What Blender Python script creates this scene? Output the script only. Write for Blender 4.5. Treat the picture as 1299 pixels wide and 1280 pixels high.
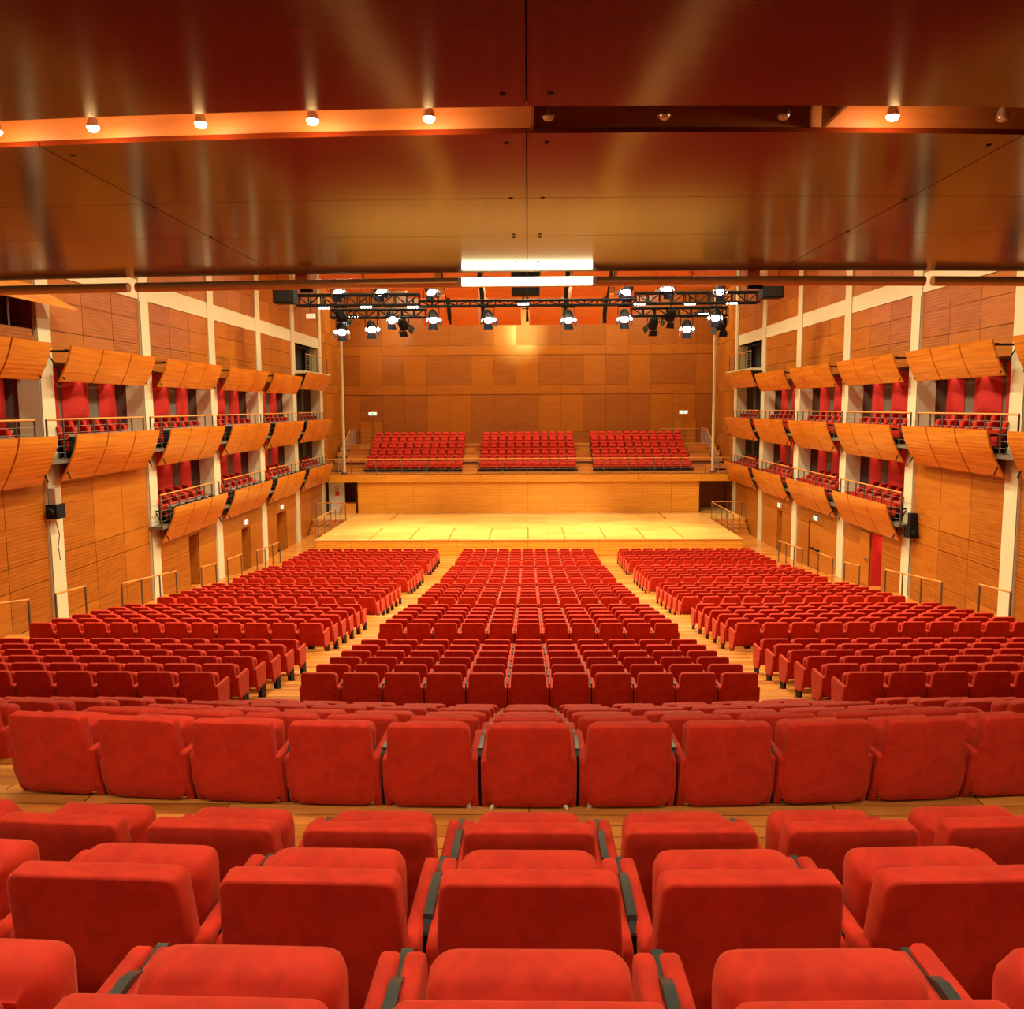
import bpy, bmesh, math, random
from mathutils import Vector, Matrix
random.seed(7)
SC = bpy.context.scene
for o in list(bpy.data.objects): bpy.data.objects.remove(o)
COL = SC.collection
R = math.radians
# ------------------------------------------------------------------ camera, world, exposure, large lights
FPX, W, PIT, YAW, ROLL = 1097.0, 0.58, 0.1124, 0.0185, -0.0057
cy, sy, cp, sp = math.cos(YAW), math.sin(YAW), math.cos(PIT), math.sin(PIT)
Fv = Vector((-sy*cp, cy*cp, -sp)); Rv = Vector((cy, sy, 0)); Uv = Rv.cross(Fv)
cr, sr = math.cos(ROLL), math.sin(ROLL)
R2 = Rv*cr + Uv*sr; U2 = Uv*cr - Rv*sr
cam_d = bpy.data.cameras.new('camera'); cam = bpy.data.objects.new('camera', cam_d); COL.objects.link(cam)
cam.matrix_world = Matrix(((R2.x, U2.x, -Fv.x, 0), (R2.y, U2.y, -Fv.y, 0), (R2.z, U2.z, -Fv.z, 0), (0, 0, 0, 1)))
cam_d.sensor_fit = 'HORIZONTAL'; cam_d.sensor_width = 36; cam_d.lens = FPX/1299*36
cam_d.clip_start = .05; cam_d.clip_end = 300
SC.camera = cam
wd = bpy.data.worlds.new('world'); SC.world = wd; wd.use_nodes = True
wd.node_tree.nodes['Background'].inputs[0].default_value = (1, .75, .5, 1)
wd.node_tree.nodes['Background'].inputs[1].default_value = 0.02
SC.view_settings.view_transform = 'Standard'
SC.view_settings.look = 'None'
SC.view_settings.exposure = 0.0
SC.view_settings.gamma = 1.0
SC.view_settings.use_curve_mapping = False
WARM = (1.0, .86, .51)
HALL_P, STAGE_P, SLOT_P, NEAR_P, TUBE_L, BOX_P, CHOIR_P, WASH_P = 1050, 5200, 14, 20, 9, 28, 640, 440

def light(name, kind, loc, power, color=WARM, size=.3, target=None, spot=60, blend=.5, parent=None):
    d = bpy.data.lights.new(name, kind); d.energy = power; d.color = color
    if kind == 'AREA': d.shape = 'DISK'; d.size = size
    else: d.shadow_soft_size = size
    if kind == 'SPOT': d.spot_size = R(spot); d.spot_blend = blend
    o = bpy.data.objects.new(name, d); COL.objects.link(o); o.location = loc
    if target is not None:
        v = Vector(target)-Vector(loc); o.rotation_euler = v.to_track_quat('-Z', 'Y').to_euler()
    if parent:
        o.parent = parent; o.location = Vector(loc)-parent.location
    return o

# ------------------------------------------------------------------ materials
def mat(name, col, rough=.5, metal=0, emit=None, es=1, spec=.5, sheen=0, coat=0):
    m = bpy.data.materials.new(name); m.use_nodes = True; b = m.node_tree.nodes['Principled BSDF']
    b.inputs['Base Color'].default_value = (*col, 1); b.inputs['Roughness'].default_value = rough
    b.inputs['Metallic'].default_value = metal; b.inputs['Specular IOR Level'].default_value = spec
    if sheen: b.inputs['Sheen Weight'].default_value = sheen; b.inputs['Sheen Tint'].default_value = (1, .35, .2, 1)
    if coat: b.inputs['Coat Weight'].default_value = coat; b.inputs['Coat Roughness'].default_value = .12
    if emit: b.inputs['Emission Color'].default_value = (*emit, 1); b.inputs['Emission Strength'].default_value = es
    return m
def N(m, t, **k):
    n = m.node_tree.nodes.new(t)
    for a, v in k.items(): setattr(n, a, v)
    return n
def wood(name, c1, c2, scale=(1, 1, 1), rough=.35, groove=0, groove_axis='Z', gscale=5, bump=.15, coat=0, var=None, spec=.5, gb=.35):
    """grain noise stretched along the axis with the small scale; optional fine horizontal grooves"""
    m = mat(name, c1, rough, coat=coat, spec=spec); nt = m.node_tree; L = nt.links; b = nt.nodes['Principled BSDF']
    tc = N(m, 'ShaderNodeTexCoord'); mp = N(m, 'ShaderNodeMapping'); mp.inputs['Scale'].default_value = scale
    L.new(tc.outputs['Object'], mp.inputs[0])
    no = N(m, 'ShaderNodeTexNoise'); no.inputs['Scale'].default_value = 1.6; no.inputs['Detail'].default_value = 7; no.inputs['Distortion'].default_value = .6
    L.new(mp.outputs[0], no.inputs['Vector'])
    cr_ = N(m, 'ShaderNodeValToRGB'); cr_.color_ramp.elements[0].position = .3; cr_.color_ramp.elements[1].position = .7
    cr_.color_ramp.elements[0].color = (*c2, 1); cr_.color_ramp.elements[1].color = (*c1, 1)
    L.new(no.outputs[0], cr_.inputs[0])
    out = cr_.outputs[0]; h = no.outputs[0]
    bp = N(m, 'ShaderNodeBump'); bp.inputs['Strength'].default_value = bump; bp.inputs['Distance'].default_value = .01
    L.new(h, bp.inputs['Height'])
    if groove:
        w = N(m, 'ShaderNodeTexWave', wave_type='BANDS', bands_direction=groove_axis, wave_profile='SIN')
        w.inputs['Scale'].default_value = gscale; w.inputs['Distortion'].default_value = 1.2; w.inputs['Detail'].default_value = 1.0; w.inputs['Detail Scale'].default_value = .3
        L.new(tc.outputs['Object'], w.inputs['Vector'])
        mx = N(m, 'ShaderNodeMix', data_type='RGBA', blend_type='MULTIPLY'); mx.inputs['Factor'].default_value = groove
        r2 = N(m, 'ShaderNodeValToRGB'); r2.color_ramp.elements[0].position = .0; r2.color_ramp.elements[1].position = .45
        r2.color_ramp.elements[0].color = (.45, .36, .3, 1)
        L.new(w.outputs[0], r2.inputs[0]); L.new(out, mx.inputs['A']); L.new(r2.outputs[0], mx.inputs['B']); out = mx.outputs['Result']
        b2 = N(m, 'ShaderNodeBump'); b2.inputs['Strength'].default_value = gb; b2.inputs['Distance'].default_value = .02
        L.new(w.outputs[0], b2.inputs['Height']); L.new(bp.outputs[0], b2.inputs['Normal']); bp = b2
    L.new(out, b.inputs['Base Color']); L.new(bp.outputs[0], b.inputs['Normal'])
    return m
def brushed(m, amount, axis):
    b = m.node_tree.nodes['Principled BSDF']; b.inputs['Anisotropic'].default_value = amount
    c = N(m, 'ShaderNodeCombineXYZ')
    for i in range(3): c.inputs[i].default_value = axis[i]
    m.node_tree.links.new(c.outputs[0], b.inputs['Tangent'])
def planks(name, cols, size, rough, mortar=(.1, .03, .01), rot=0, msize=.012, bump=.1, coat=0):
    m = mat(name, cols[0], rough, coat=coat); nt = m.node_tree; L = nt.links; b = nt.nodes['Principled BSDF']
    tc = N(m, 'ShaderNodeTexCoord'); mp = N(m, 'ShaderNodeMapping'); mp.inputs['Rotation'].default_value = (0, 0, rot)
    L.new(tc.outputs['Object'], mp.inputs[0])
    br = N(m, 'ShaderNodeTexBrick'); br.offset = .5
    for k, v in (('Scale', 1), ('Brick Width', size[0]), ('Row Height', size[1]), ('Mortar Size', msize), ('Mortar Smooth', .1), ('Bias', 0)): br.inputs[k].default_value = v
    br.inputs['Color1'].default_value = (0, 0, 0, 1); br.inputs['Color2'].default_value = (1, 1, 1, 1); br.inputs['Mortar'].default_value = (.5, .5, .5, 1)
    L.new(mp.outputs[0], br.inputs['Vector'])
    m2 = N(m, 'ShaderNodeMapping'); m2.inputs['Scale'].default_value = (1.2, 14, 14); L.new(mp.outputs[0], m2.inputs[0])
    no = N(m, 'ShaderNodeTexNoise'); no.inputs['Scale'].default_value = 1.5; no.inputs['Detail'].default_value = 6; L.new(m2.outputs[0], no.inputs['Vector'])
    ad = N(m, 'ShaderNodeMath', operation='MULTIPLY_ADD'); ad.inputs[1].default_value = .6; L.new(br.outputs['Color'], ad.inputs[0]); 
    sb = N(m, 'ShaderNodeMath', operation='MULTIPLY'); sb.inputs[1].default_value = .55; L.new(no.outputs[0], sb.inputs[0]); L.new(sb.outputs[0], ad.inputs[2])
    rp = N(m, 'ShaderNodeValToRGB'); e = rp.color_ramp.elements; e[0].position = .15; e[0].color = (*cols[1], 1); e[1].position = .9; e[1].color = (*cols[0], 1)
    L.new(ad.outputs[0], rp.inputs[0])
    mx = N(m, 'ShaderNodeMix', data_type='RGBA'); L.new(br.outputs['Fac'], mx.inputs['Factor']); L.new(rp.outputs[0], mx.inputs['A']); mx.inputs['B'].default_value = (*mortar, 1)
    L.new(mx.outputs['Result'], b.inputs['Base Color'])
    bp = N(m, 'ShaderNodeBump'); bp.inputs['Strength'].default_value = bump; bp.inputs['Distance'].default_value = .01; L.new(no.outputs[0], bp.inputs['Height']); L.new(bp.outputs[0], b.inputs['Normal'])
    return m
def velvet(name, c1, c2):
    m = mat(name, c1, .75, sheen=.25, spec=.2); nt = m.node_tree; L = nt.links; b = nt.nodes['Principled BSDF']
    tc = N(m, 'ShaderNodeTexCoord'); no = N(m, 'ShaderNodeTexNoise'); no.inputs['Scale'].default_value = 9; no.inputs['Detail'].default_value = 5; no.inputs['Distortion'].default_value = 1.2
    L.new(tc.outputs['Object'], no.inputs['Vector'])
    rp = N(m, 'ShaderNodeValToRGB'); e = rp.color_ramp.elements; e[0].position = .35; e[0].color = (*c2, 1); e[1].position = .6; e[1].color = (*c1, 1)
    L.new(no.outputs[0], rp.inputs[0]); L.new(rp.outputs[0], b.inputs['Base Color'])
    n2 = N(m, 'ShaderNodeTexNoise'); n2.inputs['Scale'].default_value = 160; L.new(tc.outputs['Object'], n2.inputs['Vector'])
    bp = N(m, 'ShaderNodeBump'); bp.inputs['Strength'].default_value = .12; bp.inputs['Distance'].default_value = .004; L.new(n2.outputs[0], bp.inputs['Height']); L.new(bp.outputs[0], b.inputs['Normal'])
    return m
RED = velvet('red_velvet', (.55, .024, .007), (.43, .015, .004))
REDCURT = mat('red_panel', (.50, .012, .008), .8)
WOODA = wood('wall_wood_ribbed', (.41, .132, .012), (.29, .074, .005), (2.2, .55, 9), .36, .26, 'Z', 3.2, gb=.16)
WOODB = wood('wall_wood_plain', (.46, .152, .014), (.34, .094, .007), (2.2, .55, 9), .34)
WOODX = wood('back_wood_ribbed', (.34, .105, .011), (.26, .068, .006), (.5, 2, 9), .34, .25, 'Z', 3.2, gb=.16)
WOODY = wood('back_wood_plain', (.40, .128, .014), (.32, .092, .009), (.5, 2, 9), .24)
WOODD = wood('slot_wood', (.30, .095, .022), (.22, .06, .012), (.5, 2, 9), .5)
WOODF = wood('balcony_front_wood', (.68, .245, .022), (.46, .13, .010), (2.2, .5, 8), .30, .10, 'Z', 3.0, gb=.10)
WOODS = wood('stage_front_wood', (.80, .37, .034), (.68, .27, .022), (.45, 2, 9), .36, .25, 'Z', 3.0)
WOODR = wood('reflector_wood', (.72, .20, .035), (.62, .16, .028), (.4, 2, 3), .4)
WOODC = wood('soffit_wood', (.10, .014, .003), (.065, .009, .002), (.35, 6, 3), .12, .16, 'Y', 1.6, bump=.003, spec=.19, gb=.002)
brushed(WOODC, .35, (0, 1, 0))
RAILW = mat('rail_wood', (.62, .26, .06), .35)
FLOORM = planks('floor_planks', ((.68, .27, .052), (.34, .10, .016)), (1.8, .13), .25, rot=0, msize=.004)
STAGEM = planks('stage_boards', ((.88, .54, .15), (.68, .35, .08)), (2.0, .55), .3, mortar=(.55, .25, .08), msize=.012)
CREAM = mat('cream_paint', (.64, .59, .40), .6)
GREY = mat('grey_plaster', (.14, .115, .085), .8)
GREYM = mat('grey_metal', (.18, .19, .19), .35, .8)
RAILM = mat('rail_steel', (.14, .12, .10), .4, .6)
STEELL = mat('pale_steel', (.55, .54, .50), .35, .6)
CAP = mat('armrest_cap', (.045, .06, .056), .3, .2)
BLACK = mat('black', (.008, .008, .009), .7, spec=.2)
DARK = mat('dark_void', (.010, .008, .007), .9)  # near-black colour for the shade inside openings; also the speaker grille
GAP = mat('dark_joint', (.06, .015, .006), .8)
COPPER = mat('bronze_tube', (.95, .62, .28), .24, .35)
WHITE = mat('white_enamel', (.8, .8, .76), .4)
GREEN = mat('sign_green', (.05, .45, .2), .5, emit=(.1, .8, .35), es=.8)
SIGNW = mat('sign_face', (.8, .85, .8), .5, emit=(.75, 1, .8), es=1.2)
LAMPE = mat('lamp_hot', (1, .9, .7), .3, emit=(1, .85, .6), es=220)
LAMPC = mat('lens_cool', (1, 1, 1), .3, emit=(.85, .95, 1), es=16)
TUBEE = mat('tube_glow', (1, 1, .9), .3, emit=(1, .98, .55), es=TUBE_L)
REFLC = mat('reflector_cup', (.75, .75, .72), .15, .9)
NOTER = mat('notice_red', (.7, .05, .04), .5)
NOTEG = mat('notice_grey', (.25, .25, .25), .5)
COPY = mat('copper_hinge', (.5, .4, .3), .4, .5)

# ------------------------------------------------------------------ mesh helpers
class MB:
    def __init__(s): s.v = []; s.f = []; s.m = []; s.mats = []
    def mi(s, m):
        if m not in s.mats: s.mats.append(m)
        return s.mats.index(m)
    def add(s, vs, fs, m):
        o = len(s.v); s.v += [tuple(v) for v in vs]; i = s.mi(m)
        for f in fs: s.f.append([o+k for k in f]); s.m.append(i)
        return s
    def box(s, x0, x1, y0, y1, z0, z1, m):
        x0, x1 = min(x0, x1), max(x0, x1); y0, y1 = min(y0, y1), max(y0, y1); z0, z1 = min(z0, z1), max(z0, z1)
        return s.add([(x0, y0, z0), (x1, y0, z0), (x1, y1, z0), (x0, y1, z0), (x0, y0, z1), (x1, y0, z1), (x1, y1, z1), (x0, y1, z1)],
                     [(3, 2, 1, 0), (4, 5, 6, 7), (0, 1, 5, 4), (1, 2, 6, 5), (2, 3, 7, 6), (3, 0, 4, 7)], m)
    def tube(s, a, b, r, m, n=8, r2=None, cap=True):
        a, b = Vector(a), Vector(b); d = (b-a).normalized(); u = d.orthogonal().normalized(); w = d.cross(u)
        r2 = r if r2 is None else r2; vs = []
        for c, rr in ((a, r), (b, r2)):
            for k in range(n):
                t = 2*math.pi*k/n; vs.append(c+(u*math.cos(t)+w*math.sin(t))*rr)
        fs = [(k, (k+1) % n, n+(k+1) % n, n+k) for k in range(n)]
        if cap: fs += [tuple(range(n))[::-1], tuple(range(n, 2*n))]
        return s.add(vs, fs, m)
    def path(s, pts, r, m, n=8):
        for a, b in zip(pts, pts[1:]): s.tube(a, b, r, m, n)
        return s
    def bar(s, a, b, w, h, m):                       # rectangular bar, w horizontal, h vertical-ish
        a, b = Vector(a), Vector(b); d = (b-a).normalized()
        up = Vector((0, 0, 1)) if abs(d.z) < .9 else Vector((0, 1, 0))
        u = d.cross(up).normalized(); w_ = u.cross(d)
        vs = []
        for c in (a, b):
            for i, j in ((-1, -1), (1, -1), (1, 1), (-1, 1)): vs.append(c+u*i*w/2+w_*j*h/2)
        return s.add(vs, [(3, 2, 1, 0), (4, 5, 6, 7), (0, 1, 5, 4), (1, 2, 6, 5), (2, 3, 7, 6), (3, 0, 4, 7)], m)
    def loft(s, rings, m, cap=True):
        n = len(rings[0]); vs = [p for r_ in rings for p in r_]; fs = []
        for i in range(len(rings)-1):
            for k in range(n): fs.append((i*n+k, i*n+(k+1) % n, (i+1)*n+(k+1) % n, (i+1)*n+k))
        if cap: fs.append(tuple(range(n))[::-1]); fs.append(tuple(range((len(rings)-1)*n, len(rings)*n)))
        return s.add(vs, fs, m)
    def mesh(s, name, smooth=None):
        me = bpy.data.meshes.new(name); me.from_pydata(s.v, [], s.f)
        for m in s.mats: me.materials.append(m)
        me.polygons.foreach_set('material_index', s.m)
        bm = bmesh.new(); bm.from_mesh(me); bmesh.ops.recalc_face_normals(bm, faces=bm.faces)
        if smooth:
            for f in bm.faces: f.smooth = True
            for e in bm.edges:
                if len(e.link_faces) == 2 and e.calc_face_angle(0) > R(smooth): e.smooth = False
        bm.to_mesh(me); bm.free(); me.update()
        return me
    def build(s, name, parent=None, smooth=None, **t):
        o = bpy.data.objects.new(name, s.mesh(name, smooth)); COL.objects.link(o)
        if parent: o.parent = parent
        return tag(o, **t)
def tag(o, label=None, cat=None, group=None, kind=None):
    if label: o['label'] = label
    if cat: o['category'] = cat
    if group: o['group'] = group
    if kind: o['kind'] = kind
    return o
def empty(name, loc=(0, 0, 0), rz=0, **t):
    o = bpy.data.objects.new(name, None); COL.objects.link(o); o.location = loc; o.rotation_euler = (0, 0, rz); o.empty_display_size = .1
    return tag(o, **t)
def local(mb, root):                                  # move world-space vertices into the frame of an unrotated root
    l = root.location; mb.v = [(x-l.x, y-l.y, z-l.z) for x, y, z in mb.v]; return mb
def part(mb, name, root, smooth=None, label=None): return local(mb, root).build(name, root, smooth, label=label)
def sub(mb, name, parent, root, smooth=None):
    return local(mb, root).build(name, parent, smooth)
def bring(obj, root_src, loc, rz=0, nocap=False, **t):             # copy of a thing with its parts and sub-parts
    c = obj.copy(); COL.objects.link(c); c.location = loc; c.rotation_euler = (0, 0, rz)
    for k in ('label', 'category', 'group'): 
        if k in c: del c[k]
    tag(c, **t)
    for ch in root_src[obj]:
        if nocap and ch.name.startswith('armrest_cap'): continue
        d = ch.copy(); COL.objects.link(d); d.parent = c
        for g in root_src.get(ch, []):
            e = g.copy(); COL.objects.link(e); e.parent = d
    return c
ORD = ['first', 'second', 'third', 'fourth', 'fifth', 'sixth', 'seventh', 'eighth', 'ninth', 'tenth', 'eleventh', 'twelfth', 'thirteenth', 'fourteenth', 'fifteenth', 'sixteenth', 'seventeenth', 'eighteenth']

# ------------------------------------------------------------------ floor profile
S6 = 6.29
rows = []       # (y of backrest, floor z, radius of curvature, group)
for y, top in ((-.26, -.44), (.56, -.70), (1.38, -1.00), (2.20, -1.225), (3.02, -1.505)): rows.append((y, top-.78, 24, 'N'))
for y, top in ((4.86, -1.82), (5.76, -2.11), (6.66, -2.41), (7.54, -2.69), (8.42, -2.99), (9.30, -3.28)): rows.append((y, top-.78, 24, 'G0'))
rows.append((10.2, -3.58-.78, 24, 'G0'))
knots = [(11.58, -3.63), (15.77, -4.31), (17.74, -4.51), (24.12, -5.36), (30.41, -6.06), (36.71, -6.58), (41.23, -6.80)]
def ztop(y):
    for (a, b), (c, d) in zip(knots, knots[1:]):
        if y <= c: return b+(d-b)*(y-a)/(c-a)
    return knots[-1][1]
for g, y0 in enumerate((11.58, 17.82, 24.12, 30.41, 36.71)):
    for k in range(6): rows.append((y0+k*(.85 if g < 4 else .89), ztop(y0+k*.86)-.78, 260, 'G%d' % (g+1)))
def ybow(x, Rr): return min(abs(x), 3.2 if Rr < 100 else 7.6)**2/(2*Rr)
XH = 13.1
XS = [-XH]+[i*1.0 for i in range(-12, 13)]+[XH]
steps = [(-5.0, rows[0][1]+.3, 24)]
for y, z, Rr, g in rows: steps.append((y+(.07 if g == 'G0' else -.14), z, Rr))
steps.insert(6, (3.62, -2.365, 24))
def floor_z(x, y):
    z = steps[0][1]
    for ys, zs, Rr in steps:
        if y >= ys+ybow(x, Rr): z = zs
    return z
fb = MB()
for i, (ys, zs, Rr) in enumerate(steps):
    yn, zn, Rn = steps[i+1] if i+1 < len(steps) else (56.0, -7.67, 1e6)
    for a, b in zip(XS, XS[1:]):
        ya0, ya1 = ys+ybow(a, Rr), ys+ybow(b, Rr); yb0, yb1 = yn+ybow(a, Rn), yn+ybow(b, Rn)
        fb.add([(a, ya0, zs), (b, ya1, zs), (b, yb1, zs), (a, yb0, zs)], [(0, 1, 2, 3)], FLOORM)
        if i+1 < len(steps): fb.add([(a, yb0, zs), (b, yb1, zs), (b, yb1, zn), (a, yb0, zn)], [(0, 1, 2, 3)], FLOORM)
fb.build('floor', kind='structure')

# ------------------------------------------------------------------ side walls
YC0 = 23.81                                            # far face of the first visible column
def ycol(k): return YC0+S6*k
def panel_grid(mb, sx, y0, y1, zs, ncol=3, var=0, depth=.04, x=None, mats=None):
    """wood slabs with open joints, face at |x|"""
    x = XH if x is None else x
    mb.box(sx*(x+.03), sx*(x+.10), y0, y1, zs[0], zs[-1], GAP)
    w = (y1-y0)/ncol
    for c in range(ncol):
        for j in range(len(zs)-1):
            m = (mats or (WOODA, WOODB))[(c*3+j*5+var) % 7 in (1, 4, 6)]
            mb.box(sx*x, sx*(x+depth), y0+c*w+.012, y0+(c+1)*w-.012, zs[j]+.009, zs[j+1]-.009, m)
DOORS = {-1: [(1, 32.86, 33.75, -4.93, -6.95), (2, 39.0, 40.1, -5.52, -7.62), (3, 44.6, 46.3, -5.5, -7.66)],
         1: [(1, 31.9, 32.84, -4.88, -6.9), (2, 38.3, 40.2, -5.38, -7.6), (3, 44.55, 45.3, -5.43, -7.66)]}
for sx, side in ((-1, 'left'), (1, 'right')):
    wb = MB()
    wb.box(sx*XH, sx*(XH+.1), -5, 10.5, -3.9, 1.56, WOODB)
    for k in range(-2, 6):
        y0 = ycol(k-1)+0.0 if k > -2 else 10.5; y1 = ycol(k)-.70
        y0 += .0
        # k is the column at the far end of this bay
        panel_grid(wb, sx, y0, y1, [4.30, 5.3, 6.3, 7.3, 8.4, 9.5], var=k)
        if k <= 1:
            if k == 0 and sx == -1:                    # control booth window high in the bay
                panel_grid(wb, sx, y0, y1, [1.30, 1.95], var=k+2); panel_grid(wb, sx, y0, y1, [3.1, 3.67], var=k)
            else: panel_grid(wb, sx, y0, y1, [1.30, 2.17, 3.0, 3.67], var=k)
            panel_grid(wb, sx, y0, y1, [-8.0, -5.75, -4.61, -4.00, -1.35], var=k+3)
        elif k < 5:
            panel_grid(wb, sx, y0, y1, [1.30, 2.17, 3.0, 3.67], var=k)
        if 2 <= k <= 5:
            top = -4.05
            dd = [d for d in DOORS[sx] if y0 < d[1] < y1]
            if dd:
                _, a, b, zt, zb = dd[0]
                panel_grid(wb, sx, y0, a-.04, [-8.0, -5.45, top], 1, k+1); panel_grid(wb, sx, b+.04, y1, [-8.0, -5.45, top], 1, k+2)
                panel_grid(wb, sx, a-.04, b+.04, [zt+.03, top], 1, k)
                wb.box(sx*XH, sx*(XH+.3), a-.04, b+.04, -8.2, zb-.02, FLOORM)
            else: panel_grid(wb, sx, y0, y1, [-8.0, -5.45, top], 2, k+1)
    # wall past the last column, beside the choir
    for j, (za, zb_) in enumerate(((-8, -4.8), (-4.8, -1.9), (-1.9, .95), (.95, 1.6), (1.6, 4.2), (4.2, 4.9), (4.9, 9.5))):
        for c in range(4): wb.box(sx*(XH+.12), sx*(XH+.2), ycol(5)+c*1.8+.01, ycol(5)+(c+1)*1.8-.01, za+.01, zb_-.01, (WOODA, WOODB)[(c+j) % 2])
    wb.box(sx*(XH+.2), sx*(XH+.25), ycol(5), 62.6, -8, 9.5, GAP)
    wb.build('wall_'+side, kind='structure')
    # back wall of the boxes
    bb = MB()
    for (za, zb_, k0) in ((-1.35, 1.30, -1), (-4.05, -1.55, 2)):
        bb.box(sx*14.05, sx*14.15, ycol(k0-1), 55.4, za, zb_, GREY)
    bb.box(sx*14.05, sx*14.15, ycol(4), 55.4, 1.3, 3.67, DARK)
    for z in (1.30, -1.55): bb.box(sx*(XH+.02), sx*14.15, ycol(-2 if z > 0 else 1), 55.4, z, z+.1, GREY)
    bb.box(sx*(XH+.02), sx*14.15, ycol(4), 55.4, 3.67, 3.77, GREY)
    bb.box(sx*(XH+.3), sx*(XH+1.6), 31, 50, -8.0, -7.9, DARK)
    bb.build('wall_'+side, kind='structure')
    # balcony floors
    fl = MB(); fl.box(sx*12.60, sx*14.05, ycol(-2), 55.3, -1.45, -1.35, GREY); fl.build('floor', kind='structure')
    fl = MB(); fl.box(sx*12.60, sx*14.05, 29.35, 55.05, -4.15, -4.05, GREY); fl.build('floor', kind='structure')
    fl = MB(); fl.box(sx*12.5, sx*14.05, 48.9, 55.3, 1.95, 2.1, CREAM); fl.build('floor', kind='structure')

SIDEW = {-1: 'left', 1: 'right'}
KW = {-1: 'nearest the camera', 0: 'second from the camera', 1: 'third from the camera', 2: 'fourth from the camera', 3: 'third from the stage', 4: 'second from the stage', 5: 'nearest the stage'}
for sx in (-1, 1):
    for k in range(-1, 6):
        y = ycol(k)
        c = MB(); c.box(sx*(XH-.06), sx*(XH+.55), y-.70, y, floor_z(sx*13, y) if y < 43 else -7.67, 9.5, CREAM)
        c.box(sx*(XH-.075), sx*(XH-.06), y-.69, y-.66, floor_z(sx*13, y)+.1, 3.6, GREY) if k < 2 else None
        c.build('column', label='tall cream column on the %s wall, %s' % (SIDEW[sx], KW[k]), cat='column', group='cream wall columns')
    for k in range(0, 6):
        b = MB(); b.box(sx*(XH-.03), sx*(XH+.5), ycol(k-1)+.01, ycol(k)-.71, 3.67, 4.30, CREAM)
        b.build('cross_beam', label='cream horizontal beam high on the %s wall, in the bay ending at the column %s' % (SIDEW[sx], KW[k]), cat='beam', group='cream wall beams')

# box interiors: partitions and red panels, box lights
def red_panel(sx, ya, yb, z0, z1, label):
    n = 8; ring0 = []; vs = []; b = MB()
    for z in (z0, z1):
        for i in range(n+1):
            t = i/n; vs.append((sx*(14.03-.16*math.sin(math.pi*t)), ya+(yb-ya)*t, z))
    fs = [(i, i+1, n+2+i, n+1+i) for i in range(n)]
    b.add(vs, fs, REDCURT)
    vs2 = [(v[0]+sx*.02, v[1], v[2]) for v in vs]; b.add(vs2, fs, REDCURT)
    b.add([vs[i] for i in range(n+1)]+[(sx*14.04, vs[i][1], z0) for i in range(n+1)], [(i, i+1, n+2+i, n+1+i) for i in range(n)], REDCURT)
    b.build('wall_panel', smooth=40, label=label, cat='wall panel', group='red curved panels behind the balcony seats')
BAYW = {-1: 'bay at the frame edge', 0: 'bay nearest the camera', 1: 'second bay', 2: 'third bay', 3: 'fourth bay', 4: 'fifth bay', 5: 'bay nearest the stage'}
for sx in (-1, 1):
    for lvl, z0, z1, ks in (('upper', -1.35, 1.3, range(-1, 5)), ('lower', -4.05, -1.55, range(1, 5))):
        for k in ks:
            y0 = ycol(k-1 if lvl == 'x' else k)     # bay between column k and k+1
            if k == -1: y0 = ycol(-1)
            bw = {-1: 'bay at the frame edge', 0: 'second visible bay', 1: 'third visible bay', 2: 'fourth visible bay', 3: 'fifth visible bay', 4: 'last bay'}[k]
            if k == -1 and lvl == 'upper' or k >= 0:
                for j, (a, b_) in enumerate(((.1, 2.0), (2.2, 3.8), (4.42, 5.64))):
                    red_panel(sx, y0+a, y0+b_, z0, z1-.02, '%s red curved panel in the %s of the %s %s balcony' % (('nearest', 'middle', 'farthest')[j], bw, lvl, SIDEW[sx])) if k < 4 else None
                p = MB(); p.box(sx*(XH+.02), sx*14.04, y0+S6-.62, y0+S6-.50, z0, z1, GREY)
                p.build('partition', label='grey partition at the far end of the %s in the %s %s balcony' % (bw, lvl, SIDEW[sx]), cat='partition', group='grey balcony partitions')
                if k < 4:
                    for yy in (2.95, 4.85): light('box_light', 'SPOT', (sx*13.62, y0+yy, z1-.06), BOX_P, (1, .72, .45), .03, (sx*13.9, y0+yy, z0), 62, .15)
for sx in (-1, 1):
    for z0, z1 in ((-4.05, -1.55), (-1.35, 1.3), (2.1, 3.67)):
        d = MB(); d.box(sx*13.7, sx*14.03, ycol(4)+.2, ycol(4)+3.6, z0+.02, z1-.02, DARK)  # near-black slab stands in for the shade inside the opening
        d.build('shade_slab', label='dark doorway in the bay nearest the stage, %s wall, %s level' % (SIDEW[sx], 'lower' if z0 < -3 else 'middle' if z0 < 0 else 'top'), cat='shade_slab', group='dark slabs for shaded openings by the stage')

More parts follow.
